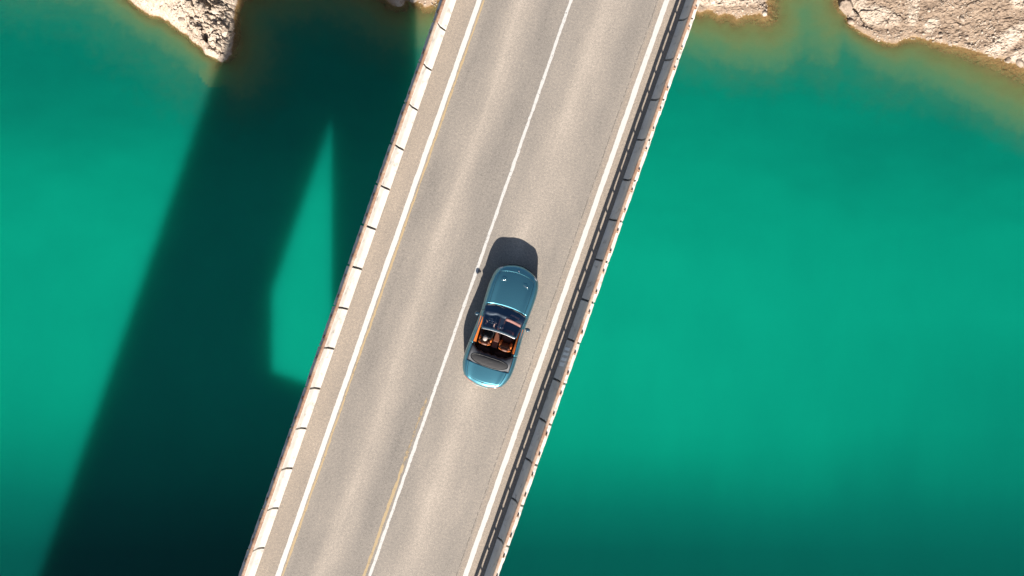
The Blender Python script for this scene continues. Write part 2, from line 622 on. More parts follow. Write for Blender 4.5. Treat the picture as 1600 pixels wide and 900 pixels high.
def terrain(x, y, detail=True):
    """height, rock weight"""
    px = x * WPX + 800
    d = shore_dist(x, y)
    if detail:
        d = d + .16 * fbm(x * 2.2, y * 2.2, 4, 3) * sm(6, 0, np.abs(d))
    dl = np.maximum(d, 0)
    dw = np.maximum(-d, 0)
    left = sm(395, 365, px) * sm(-400, 100, px)          # the craggy western point
    rock = left.copy()
    for a in ((1367, 28, 40, 17, -.25), (1421, 18, 11, 30, .08), (1452, 41, 14, 11, .6), (1566, 68, 52, 15, .72), (1586, 6, 22, 15, .2),
              (1592, 88, 22, 13, .6), (1330, 12, 24, 18, .3), (1560, -40, 200, 30, 0), (1130, 4, 80, 8, 0)):
        rock = np.maximum(rock, patch(x, y, *a, hard=3.0))
    rock = np.clip(rock + .22 * fbm(x * 1.3, y * 1.3, 4, 11) * (rock > .02), 0, 1)
    # land
    z_gravel = .04 + .26 * dl + .10 * sm(0, .3, dl)
    z_left = 1.5 * (1 - np.exp(-dl / .8)) + .32 * dl
    z = z_gravel * (1 - left) + z_left * left
    z = z + rock * .10 * sm(.1, .9, dl) * (1 - left)
    if detail:
        near = sm(0, .5, dl)
        cv, ce = cells(x * .9 + .4 * fbm(x, y, 3, 41), y * 1.2, 21, 1.3)
        cv2, ce2 = cells(x * 2.3 + .3 * fbm(x * 2, y * 2, 3, 42), y * 2.6, 22, 1.2)
        cv3, ce3 = cells(x * 5.0 + .4 * fbm(x * 5, y * 5, 2, 43), y * 5.5, 23, 1.2)
        amp = .09 + .91 * left
        rug = (cv - .5) * .85 + (cv2 - .5) * .40 + (cv3 - .5) * .17 - .35 * np.exp(-ce / .05) - .12 * np.exp(-ce2 / .07) + .5 * (ridged(x * .8, y * .8, 4, 51) - .6)
        crag = sm(268, 330, px) * left               # broken east part, smooth slab in the west
        rug = rug * (1 - left) + left * (rug * (.16 + .50 * crag))
        z = z + near * amp * rug
        z = z + near * (1 - left) * (.16 * fbm(x * .7, y * .7, 4, 61) + .045 * (cv3 - .5) + .05 * fbm(x * 6, y * 6, 3, 62))
        # the cracked knob at the end of the gravel bank
        crack = np.exp(-((x - wat(1333, 0)[0]) * .78 + (y - wat(0, 15)[1]) * .62) ** 2 / .012) * patch(x, y, 1333, 16, 30, 30, 0, 3)
        z = z - .5 * crack * near
        z = np.where(dl > 0, np.maximum(z, .012), z)
    z = z + np.clip(dl - 8, 0, None) * 1.0 * (1 - sm(40, 60, dl)) + 36 * sm(40, 60, dl)
    z = np.minimum(z, 39.0 + 3 * fbm(x * .02, y * .02, 3, 71))
    # bed
    wdt = np.interp(px, SHELF_X, SHELF_W)
    wdt = wdt + (2.6 - wdt) * sm(1.0, 8.0, dw)
    bed = -(dw / wdt) * 1.7 - (dw / 4.6) ** 2
    tongue = patch(x, y, 339, 102, 28, 36, -.25, .9)
    bed = np.maximum(bed, -.10 - 1.6 * (1 - tongue) - dw * .06 - 30 * (tongue <= 0))
    if detail:
        bed = bed + (.10 * fbm(x * 1.6, y * 1.6, 4, 81) + .07 * (cv2 - .5) * 1.0) * sm(0, .4, dw)
    bed = np.maximum(bed, -26)
    out = np.where(d > 0, z, np.minimum(bed, -.012))
    # south side of the valley
    ds = -(y + 176) + 10 * fbm(x * .02, y * .02, 3, 91)
    out = np.where(ds > 0, np.minimum(ds * 1.0, 39.0), np.maximum(out, -26)) if True else out
    south_bed = -np.clip(-ds, 0, 30)
    out = np.where(ds <= 0, np.maximum(out, np.where(y < -140, south_bed, -99)), out)
    wet = sm(.15, .02, out) * sm(-.3, -.03, out) * (1 - patch(x, y, 340, 108, 30, 34, -.25, 3))
    return out, rock, wet


def lines(lo, hi, step, far, ratio=1.25):
    a = list(np.arange(lo, hi + step * .5, step))
    s, v = step, hi
    while v < far:
        s *= ratio
        v += s
        a.append(v)
    s, v = step, lo
    while v > -far:
        s *= ratio
        v -= s
        a.insert(0, v)
    return np.array(a)


def grid(name, xs, ys, mat, fn, smooth):
    X, Y = np.meshgrid(xs, ys)
    Z, attrs = fn(X, Y)
    nx, ny = len(xs), len(ys)
    co = np.stack([X, Y, Z], -1).reshape(-1, 3).astype(np.float32)
    i = np.arange(nx * ny).reshape(ny, nx)
    q = np.stack([i[:-1, :-1], i[:-1, 1:], i[1:, 1:], i[1:, :-1]], -1).reshape(-1, 4)
    me = bpy.data.meshes.new(name)
    me.vertices.add(len(co))
    me.vertices.foreach_set("co", co.ravel())
    me.loops.add(q.size)
    me.loops.foreach_set("vertex_index", q.ravel().astype(np.int32))
    me.polygons.add(len(q))
    me.polygons.foreach_set("loop_start", np.arange(0, q.size, 4, dtype=np.int32))
    me.update(calc_edges=True)
    me.polygons.foreach_set("use_smooth", np.full(len(q), smooth))
    for k, v in attrs.items():
        at = me.attributes.new(k, 'FLOAT', 'POINT')
        at.data.foreach_set("value", v.ravel().astype(np.float32))
    me.materials.append(mat)
    o = bpy.data.objects.new(name, me)
    COL.objects.link(o)
    return o


def terrain_fn(X, Y):
    z, r, w = terrain(X, Y)
    return z, {"rock": r, "wet": w}


XL = lines(-44, 44, .11, 900)
XL = np.unique(np.concatenate([XL[(XL < -31.5) | (XL > -22)], np.arange(-31.5, -22.001, .05)]))
XL = XL[np.concatenate([[True], np.diff(XL) > .02])]
ground = grid("terrain", XL, lines(16.5, 25.5, .06, 900), MAT['rock'], terrain_fn, False)
tag(ground, "pale rocky shore and gravel bank sloping into the lake", kind="structure")


def water_fn(X, Y):
    z, _, _ = terrain(X, Y, detail=True)
    z2, _, _ = terrain(X, Y, detail=False)
    depth = np.maximum(0, -(z * .35 + z2 * .65))
    depth = np.where(z > 0, 0, depth)
    # body colour is brightest in a broad band across the middle, darker either side
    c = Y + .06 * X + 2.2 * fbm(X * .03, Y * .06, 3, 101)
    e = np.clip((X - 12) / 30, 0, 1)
    body_tone = sm(-27, -7.5 - 2 * e, c) * (1 - (.40 + .10 * sm(0, -9, X)) * sm(1, 17, c))  # deeper drop in the north-west paints in some of the bridge's shade
    body_tone = body_tone * (1 + .10 * fbm(X * .25, Y * .5, 4, 131)) * .95
    body_tone = body_tone * (1 - (.14 + .25 * sm(4, -14, Y)) * sm(10, 42, X)) * (1 - .12 * sm(-10, -40, X))
    return np.zeros_like(X), {"depth": depth, "body_tone": np.clip(body_tone, 0, 1)}


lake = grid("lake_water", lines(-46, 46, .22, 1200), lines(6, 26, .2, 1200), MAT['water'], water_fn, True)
tag(lake, "turquoise green lake water below the bridge", kind="structure")

# ------------------------------------------------------------------ the bridge
RZ = -ANG
bridge = empty("road_bridge", (AX0, 0, 0), RZ)
tag(bridge, "concrete arch road bridge with low barrier walls crossing the turquoise lake", "bridge")

S0, S1 = -182.0, 52.0
HW = 4.74
mb = MB()
mb.extrude([(-HW, DECK - .02), (-HW, DECK - .75), (-4.0, DECK - .95), (-3.8, DECK - 1.8), (3.8, DECK - 1.8), (4.0, DECK - .95), (HW, DECK - .75), (HW, DECK - .02)], S0, S1)
mb.build("deck", MAT['deck'], bridge)

SCROWN, ZCROWN, AARC = -93.0, 36.0, .00655


def arch_z(s):
    return ZCROWN - AARC * (s - SCROWN) ** 2


mb = MB()
ss = np.linspace(-17.0, -169.0, 61)
AW = 3.4
vv, ff = [], []
for s in ss:
    z1 = arch_z(s)
    z0 = z1 - 2.6 - 5.0 * abs(s - SCROWN) / 75
    vv += [(-AW, s, z1), (AW, s, z1), (AW, s, z0), (-AW, s, z0)]
for i in range(len(ss) - 1):
    a, b = i * 4, i * 4 + 4
    for j in range(4):
        ff.append((a + j, a + (j + 1) % 4, b + (j + 1) % 4, b + j))
ff += [(0, 1, 2, 3), tuple(len(vv) - 4 + j for j in range(4))]
mb.add(vv, ff)
mb.build("arch_rib", MAT['deck'], bridge)
for s in (-29.0, -64.5, -121.5, -157.0):
    p = MB()
    p.box(-AW + .01, AW - .01, s - .75, s + .75, -24 if s in (-64.5, -121.5) else arch_z(s) - .6, DECK - 1.81)
    p.box(-AW - .15, AW + .15, s - .95, s + .95, DECK - 2.7, DECK - 1.82)
    p.build("spandrel_pier", MAT['deck'], bridge)
p = MB().box(-AW + .02, AW - .02, -99, -87, 34.5, DECK - 1.81)
p.build("crown_wall", MAT['deck'], bridge)
for s in (17.0,):
    p = MB()
    p.box(-AW, AW, s - .8, s + .8, -14, DECK - 1.81)
    p.box(-AW - .2, AW + .2, s - 1.0, s + 1.0, DECK - 2.7, DECK - 1.82)
    p.build("approach_pier", MAT['deck'], bridge)
for s in (-17.0, -169.0):
    p = MB().box(-AW - .8, AW + .8, s - 3.2, s + 3.2, -22, 1.4)
    p.build("springing_block", MAT['deck'], bridge)
p = MB().box(-HW, HW, 47, 52.5, -2, DECK - 1.82)
p.build("abutment", MAT['deck'], bridge)

# barrier walls ---------------------------------------------------------------
BLK = 1.645
GAP = .085
FOOT = 4.224


def barrier_profile(sgn):
    pr = [(FOOT, -.015), (FOOT, .07), (FOOT + .025, .095), (FOOT + .165, .31), (FOOT + .185, .36), (FOOT + .245, .775), (FOOT + .262, .80), (FOOT + .475, .80),
          (FOOT + .49, .785), (FOOT + .515, .20), (FOOT + .515, -.06)]
    return [(sgn * u, z) for u, z in pr]


def barrier_mesh(sgn, seed):
    """one precast block, edges slightly chipped"""
    r = random.Random(seed)
    prof = barrier_profile(sgn)
    n = len(prof)
    ys = [-BLK / 2 + GAP / 2 + (BLK - GAP) * i / 9 for i in range(10)]
    v, f = [], []
    for iy, y in enumerate(ys):
        for j, (u, z) in enumerate(prof):
            du = dz = 0
            if j in (7, 8, 9):
                du = -sgn * abs(r.gauss(0, .012))
                dz = -abs(r.gauss(0, .010)) if j < 9 else 0
            elif j in (1, 5, 6):
                du = sgn * abs(r.gauss(0, .004))
            yy = y + (r.uniform(-.006, .006) if iy in (0, 9) else 0)
            v.append((u + du, yy, z + dz))
    for i in range(len(ys) - 1):
        for j in range(n):
            f.append((i * n + j, i * n + (j + 1) % n, (i + 1) * n + (j + 1) % n, (i + 1) * n + j))
    f.append(tuple(range(n)))
    f.append(tuple((len(ys) - 1) * n + j for j in range(n)))
    return v, f


def new_mesh(name, v, f, mat):
    me = bpy.data.meshes.new(name)
    me.from_pydata(v, [], f)
    bm = bmesh.new()
    bm.from_mesh(me)
    bmesh.ops.recalc_face_normals(bm, faces=bm.faces)
    bm.to_mesh(me)
    bm.free()
    me.materials.append(mat)
    return me


def link(name, me, parent, loc=(0, 0, 0), rz=0.0):
    o = bpy.data.objects.new(name, me)
    COL.objects.link(o)
    o.parent = parent
    o.location = loc
    o.rotation_euler = (0, 0, rz)
    return o


def post_geo(sgn):
    m = MB()
    # base plate, leaning post, saddle under the rail
    b = FOOT + .375
    x = lambda a, c: (min(sgn * a, sgn * c), max(sgn * a, sgn * c))
    x0, x1 = x(b - .04, b + .06)
    m.box(x0, x1, -.06, .06, .798, .818)
    pa = [(sgn * (b + .03), 0, .80), (sgn * (b + .02), 0, .88), (sgn * (b - .05), 0, .98), (sgn * (FOOT + .31), 0, 1.03)]
    m.sweep(pa, .032, .016, n=8, up=(0, 1, 0))
    m.box(*x(FOOT + .25, FOOT + .33), -.05, .05, 1.005, 1.022)
    for yy in (-.05, .05):
        m.box(*x(b + .035, b + .06), yy - .012, yy + .012, .818, .84)
    return m


for sgn, side, y_off in ((-1, "west", 0.0), (1, "east", 0.0)):
    par = empty("parapet", (0, 0, DECK), 0, bridge)
    par["label"] = "white sunlit barrier wall with rusty rail" if sgn < 0 else "shaded grey barrier wall with rusty rail casting a shadow on the road"
    variants = []
    for k in range(5):
        v, f = barrier_mesh(sgn, 40 + k + (9 if sgn > 0 else 0))
        variants.append(new_mesh("barrier_block", v, f, MAT['concrete']))
    # joints read off the photograph: one at y = .. on each side
    jy = (450 - 46) / 40.0 if sgn < 0 else (450 - 34.5) / 40.0
    ju = -4.4 if sgn < 0 else 4.4
    s_joint = ((jy) / DY) - ju * math.tan(ANG) * 0 + (ju * math.sin(ANG) / math.cos(ANG)) * 1.0
    ph = s_joint % BLK
    rest = MB()
    n0, n1 = int((S0 - ph) / BLK) + 1, int((S1 - ph) / BLK)
    posts_rest = MB()
    pg = post_geo(sgn)
    post_me = new_mesh("rail_post", pg.v, pg.f, MAT['rust'])
    for n in range(n0, n1):
        c = ph + (n + .5) * BLK
        near = -19 < c < 21
        if near:
            link("barrier_block", variants[random.randrange(5)], par, (random.uniform(-.006, .006), c, random.uniform(-.004, .004)))
        else:
            rest.extrude(barrier_profile(sgn), c - BLK / 2 + GAP / 2, c + BLK / 2 - GAP / 2)
        for q in (-.25, .25):
            if near:
                link("rail_post", post_me, par, (0, c + q * BLK, 0))
            else:
                posts_rest.add([(a, b + c + q * BLK, d) for a, b, d in pg.v], pg.f)
    o = rest.build("barrier_wall_beyond", MAT['concrete'], par)
    o["kind"] = "stuff"
    o = posts_rest.build("rail_posts_beyond", MAT['rust'], par)
    o["kind"] = "stuff"
    path = [(sgn * (FOOT + .28) + .004 * math.sin(s * 1.7), s, 1.06 + .005 * math.sin(s * .9)) for s in np.arange(S0, S1, .8)]
    MB().sweep(path, .064, .046, n=10).build("guard_rail", MAT['rust'], par, smooth=True)
    if sgn > 0:
        # four brushed white strokes on one block
        y0 = ((450 - 556) / 40.0) / DY + 4.35 * math.tan(ANG)
        for i, (dy, zt, zb) in enumerate(((-.33, .60, .34), (-.12, .58, .40), (.10, .60, .46), (.30, .62, .44))):
            hw = (.075, .06, .055, .06)[i]
            rows = [(.048, .13 + .03 * (i % 2)), (.165, .31), (.185, .36), (.215, .46 + .08 * (i % 3))]
            v = []
            for off in (-.013, -.004):
                for (du, z) in rows:
                    for q in (-1, 1):
                        v.append((FOOT + du + off, y0 + dy + q * hw + .12 * (z - .3), z - off * .4))
            f = []
            for k in range(3):
                f += [(2 * k, 2 * k + 1, 2 * k + 3, 2 * k + 2), (8 + 2 * k, 10 + 2 * k, 11 + 2 * k, 9 + 2 * k), (2 * k, 2 * k + 2, 10 + 2 * k, 8 + 2 * k), (2 * k + 1, 9 + 2 * k, 11 + 2 * k, 3 + 2 * k)]
            f += [(0, 8, 9, 1), (6, 7, 15, 14)]
            mesh_obj("paint_mark", v, f, MAT['wpaint'], par)

# ------------------------------------------------------------------ road and markings
road = mesh_obj("road", *(lambda u, a, b: ([(-u, a, 0), (u, a, 0), (u, b, 0), (-u, b, 0)], [(0, 1, 2, 3)]))(FOOT + .1, S0, S1 + 60), MAT['asphalt'])
road.location = (AX0, 0, DECK)
road.rotation_euler = (0, 0, RZ)
tag(road, "worn warm grey two-lane asphalt road on the bridge", kind="structure")


def stripe(name, mat, u, w, s0, s1, z, jit, seed, step=.07):
    r = random.Random(seed)
    near0, near1 = max(s0, -20), min(s1, 20)
    ys = [s0] + list(np.arange(near0, near1, step)) + [s1] if near0 < near1 else [s0, s1]
    ys = sorted(set(round(float(y), 4) for y in ys))
    v, f = [], []
    wob = [0, 0]
    for y in ys:
        for k, sg in enumerate((-1, 1)):
            wob[k] = wob[k] * .7 + r.gauss(0, jit)
            v.append((u + sg * w / 2 + wob[k], y, z))
    for i in range(len(ys) - 1):
        f.append((2 * i, 2 * i + 1, 2 * i + 3, 2 * i + 2))
    return mesh_obj(name, v, f, mat, road)


stripe("edge_line", MAT['white'], -3.386, .192, S0, S1 + 60, .008, .004, 1)
stripe("edge_line", MAT['white'], 3.527, .192, S0, S1 + 60, .008, .004, 2)
stripe("center_line", MAT['white_thin'], 0.0, .118, S0, S1 + 60, .008, .0055, 3)
stripe("faded_edge_line", MAT['yellow'], -3.215, .075, S0, S1 + 60, .004, .006, 4)
stripe("faded_center_line", MAT['yellow'], -.20, .11, -40, -7.4, .004, .008, 5)
stripe("faded_center_line", MAT['yellow_ghost'], -.20, .085, -7.4, -4.6, .004, .012, 6)
# ------------------------------------------------------------------ the convertible (local: x right, y forward, z up)
CAR_RZ = math.radians(-18.3)
car = empty("convertible_car", (-.43, -1.475, DECK), CAR_RZ)
tag(car, "teal metallic convertible with its roof down driving along the bridge", "car")


def spline(xs, ys):
    xs, ys = np.array(xs, float), np.array(ys, float)
    m = np.gradient(ys, xs)

    def f(x):
        x = np.clip(np.asarray(x, float), xs[0], xs[-1])
        i = np.clip(np.searchsorted(xs, x) - 1, 0, len(xs) - 2)
        h = xs[i + 1] - xs[i]
        t = (x - xs[i]) / h
        return ((2 * t ** 3 - 3 * t ** 2 + 1) * ys[i] + (t ** 3 - 2 * t ** 2 + t) * h * m[i] + (-2 * t ** 3 + 3 * t ** 2) * ys[i + 1] + (t ** 3 - t ** 2) * h * m[i + 1])
    return f


#        f      w     bow    zc    ze    zs    zb
ST = [(-2.40, .700, -.20, .400, .395, .380, .300),
      (-2.41, .740, -.20, .640, .635, .600, .290),
      (-2.37, .775, -.20, .860, .850, .700, .260),
      (-2.29, .805, -.18, .935, .925, .720, .240),
      (-2.12, .880, -.14, .965, .955, .730, .220),
      (-1.80, .965, -.08, .985, .985, .735, .210),
      (-1.40, .995, -.03, .995, 1.005, .730, .200),
      (-1.00, .985, .00, .990, 1.000, .715, .190),
      (-.40, .950, .01, .965, .970, .700, .180),
      (.20, .920, .05, .955, .960, .700, .180),
      (.76, .925, .13, .960, .962, .700, .180),
      (1.20, .940, .15, .940, .955, .690, .190),
      (1.60, .945, .17, .900, .930, .670, .200),
      (1.95, .920, .20, .840, .870, .640, .210),
      (2.20, .870, .23, .775, .785, .600, .220),
      (2.36, .815, .26, .700, .695, .550, .230),
      (2.43, .765, .28, .590, .585, .500, .240),
      (2.44, .740, .28, .400, .395, .360, .260)]
PP = np.arange(len(ST))
FS = [spline(PP, [s[k] for s in ST]) for k in range(7)]
VK = [0, .15, .30, .42, .52, .62, .70, .82, .92, 1.0]


def car_surface(P, V, inset=0.0):
    """P: station parameter, V in -1..1 (0 = centre line, 1 = sill)"""
    P, V = np.broadcast_arrays(np.asarray(P, float), np.asarray(V, float))
    f, w, bow, zc, ze, zs, zb = [F(P) for F in FS]
    a = np.abs(V)
    # control rows
    R = [0 * w, .28 * w, .55 * w, .745 * w, .875 * w, .97 * w, 1.0 * w, .988 * w, .968 * w, .93 * w]
    Z = [zc, zc - .004, zc - .012 + .3 * (ze - zc), ze, ze - .035, zs + .42 * (ze - zs), zs, zs - .45 * (zs - zb), zb + .18 * (zs - zb), zb]
    r = np.zeros(P.shape)
    z = np.zeros(P.shape)
    K = np.array(VK)
    i = np.clip(np.searchsorted(K, a, side='right') - 1, 0, len(K) - 2)
    R, Z = np.stack(R), np.stack(Z)

    def tang(A, j):
        jm, jp = np.maximum(j - 1, 0), np.minimum(j + 1, len(K) - 1)
        return (np.take_along_axis(A, jp[None], 0)[0] - np.take_along_axis(A, jm[None], 0)[0]) / (K[jp] - K[jm])
    h = K[i + 1] - K[i]
    t = (a - K[i]) / h
    for A, o in ((R, 'r'), (Z, 'z')):
        a0, a1 = np.take_along_axis(A, i[None], 0)[0], np.take_along_axis(A, (i + 1)[None], 0)[0]
        m0, m1 = tang(A, i), tang(A, i + 1)
        if o == 'z':
            m0 = np.where(i == 0, 0, m0)
        val = (2 * t ** 3 - 3 * t ** 2 + 1) * a0 + (t ** 3 - 2 * t ** 2 + t) * h * m0 + (-2 * t ** 3 + 3 * t ** 2) * a1 + (t ** 3 - t ** 2) * h * m1
        if o == 'r':
            r = val
        else:
            z = val
    y = f - bow * np.clip(r / np.maximum(w, .01), 0, 1) ** 2 * (1 if True else 0)
    # raised shoulders of the bonnet and the boot: soft longitudinal creases
    return np.sign(V) * (r - inset), y, z - inset


def p_of_f(fv):
    """station parameter for a forward position on the centre line (top side only)"""
    pp = np.linspace(2.2, 15.8, 2000)
    return float(np.interp(fv, FS[0](pp), pp))


P_COWL, P_OPEN_R, P_BOOT0, P_HOODF = p_of_f(.80), p_of_f(-1.62), p_of_f(-1.64), p_of_f(2.14)
P_BOOT1 = p_of_f(-2.22)
P_DOORF, P_DOORR = p_of_f(.50), p_of_f(-.92)
SEAM = .022
cuts_p = sorted(set([P_COWL, P_OPEN_R, P_BOOT1 - SEAM, P_BOOT1 + SEAM, P_HOODF - SEAM, P_HOODF + SEAM, P_DOORF - SEAM * .6, P_DOORF + SEAM * .6, P_DOORR - SEAM * .6, P_DOORR + SEAM * .6]))
base_p = list(np.linspace(0, len(ST) - 1, 150))
ps = np.array(sorted([p for p in base_p if all(abs(p - c) > .03 for c in cuts_p)] + cuts_p))
V_OPEN, V_LID, VS = .50, .43, .0032
cuts_v = [V_OPEN, V_LID - VS, V_LID + VS, .90]
vp = sorted([v for v in np.linspace(0, 1, 56) if all(abs(v - c) > .008 for c in cuts_v)] + cuts_v)
vsn = np.array([-v for v in vp[::-1] if v > 0] + vp)
PG, VG = np.meshgrid(ps, vsn, indexing='ij')
WHEELS = [(1.42, .345), (-1.43, .345)]


def classify(pc, vc, x, y, z):
    a = abs(vc)
    if P_OPEN_R < pc < P_COWL and a < V_OPEN:
        return None
    for (wy, wz) in WHEELS:
        if a > .66 and math.hypot(y - wy, z - wz) < .375:
            return None
    if pc > P_COWL and pc < P_HOODF + SEAM and a < V_LID + VS:
        return 'hood' if (pc < P_HOODF - SEAM and a < V_LID - VS) else 'seam'
    if pc < P_OPEN_R and pc > P_BOOT1 - SEAM and a < V_LID + VS:
        return 'boot_lid' if (pc > P_BOOT1 + SEAM and a < V_LID - VS) else 'seam'
    if P_DOORR - SEAM * .6 < pc < P_DOORF + SEAM * .6 and a > V_OPEN:
        if a > .90:
            return 'body'
        if pc > P_DOORF - SEAM * .6 or pc < P_DOORR + SEAM * .6:
            return 'seam'
        return 'door_r' if vc > 0 else 'door_l'
    return 'body'


X, Y, Z = car_surface(PG, VG)
Xi, Yi, Zi = car_surface(PG, VG, .014)
groups = {}
ni, nj = PG.shape
for i in range(ni - 1):
    for j in range(nj - 1):
        pc, vc = (ps[i] + ps[i + 1]) / 2, (vsn[j] + vsn[j + 1]) / 2
        g = classify(pc, vc, X[i, j], (Y[i, j] + Y[i + 1, j + 1]) / 2, (Z[i, j] + Z[i + 1, j + 1]) / 2)
        if g:
            groups.setdefault(g, []).append((i, j))


# round off the wheel arches: vertices on the border of the cut go onto a circle
cut = np.zeros((ni, nj), bool)
kept = np.zeros((ni, nj), bool)
allset = set(q for g in groups.values() for q in g)
for i in range(ni - 1):
    for j in range(nj - 1):
        k_ = (i, j) in allset
        for a_, b_ in ((i, j), (i + 1, j), (i, j + 1), (i + 1, j + 1)):
            if k_:
                kept[a_, b_] = True
            else:
                cut[a_, b_] = True
edge = cut & kept & (np.abs(VG) > .6)
for AX, AY, AZ in ((X, Y, Z), (Xi, Yi, Zi)):
    for (wy, wz) in WHEELS:
        rho = np.hypot(AY - wy, AZ - wz)
        m_ = edge & (rho < .46)
        k_ = np.where(m_, .385 / np.maximum(rho, .01), 1.0)
        AY[:] = wy + (AY - wy) * k_
        AZ[:] = np.where(m_, wz + (AZ - wz) * k_, AZ)


def surf_part(name, quads, mat, arrs, parent=car, solid=0.0):
    ids, v, f = {}, [], []
    XX, YY, ZZ = arrs
    for (i, j) in quads:
        q = []
        for (a, b) in ((i, j), (i, j + 1), (i + 1, j + 1), (i + 1, j)):
            if (a, b) not in ids:
                ids[(a, b)] = len(v)
                v.append((XX[a, b], YY[a, b], ZZ[a, b]))
            q.append(ids[(a, b)])
        f.append(q)
    o = mesh_obj(name, v, f, mat, parent, True)
    if solid:
        md = o.modifiers.new("thick", 'SOLIDIFY')
        md.thickness = solid
        md.offset = -1
    return o


S_ = (X, Y, Z)
surf_part("body", groups['body'], MAT['paint'], S_, solid=.01)
surf_part("bonnet", groups['hood'], MAT['paint'], S_, solid=.01)
surf_part("boot_lid", groups['boot_lid'], MAT['paint'], S_, solid=.01)
doors = []
for g in ('door_l', 'door_r'):
    d = surf_part("door", groups[g], MAT['paint'], S_, solid=.01)
    doors.append(d)
    sx = -1 if g == 'door_l' else 1
    MB().sweep([(sx * .925, -.72, .76), (sx * .945, -.66, .765), (sx * .945, -.54, .765), (sx * .925, -.48, .76)], .012, .010, n=6).build("door_handle", MAT['chrome'], d, True)
allq = [q for g in groups.values() for q in g]
surf_part("undershell", allq, MAT['shell'], (Xi, Yi, Zi))

# lower valances close the nose and the tail
for nm, ii in (("rear_valance", 0), ("front_valance", ni - 1)):
    ring = [(X[ii, j], Y[ii, j], Z[ii, j]) for j in range(nj)]
    low = [(x * .96, y * .985, max(z - .12, .16)) for x, y, z in ring]
    vv = ring + low
    ff = [(j, j + 1, nj + j + 1, nj + j) for j in range(nj - 1)]
    top = [(0, Y[ii, nj // 2] * .9, .30)]
    ff += [(nj + j, nj + j + 1, 2 * nj) for j in range(nj - 1)]
    MB().add(vv + top, ff).build(nm, MAT['trim'], car, True)
# floor, sills, bulkheads
MB().box(-.68, .68, -1.95, 1.95, .20, .23).build("floor_pan", MAT['shell'], car)
MB().box(-.74, .74, -1.20, .78, .26, .30).build("cabin_carpet", MAT['carpet'], car)
MB().box(-.80, .80, -1.34, -1.26, .26, .88).build("rear_bulkhead", MAT['carpet'], car)
MB().box(-.80, .80, .72, .80, .26, .88).build("front_bulkhead", MAT['carpet'], car)

# wheels
for sx in (-1, 1):
    for (wy, wz) in WHEELS:
        w = empty("wheel", (sx * .80, wy, wz), 0, car)
        t = MB().lathe([(-.12, .24), (-.125, .31), (-.10, .338), (.10, .338), (.125, .31), (.12, .24)], 32)
        t.build("tyre", MAT['tyre'], w, True)
        rr = MB().lathe([(sx * .06, .24), (sx * .115, .245), (sx * .115, .225), (sx * .05, .215)], 32)
        rr.lathe([(sx * .05, .05), (sx * .10, .045), (sx * .10, .001)], 16)
        for k in range(10):
            q = 2 * math.pi * k / 10
            rr.sweep([(sx * .085, .04 * math.cos(q), .04 * math.sin(q)), (sx * .095, .225 * math.cos(q), .225 * math.sin(q))], .016, .012, n=6, up=(1, 0, 0))
        rr.build("rim", MAT['chrome'], w, False)

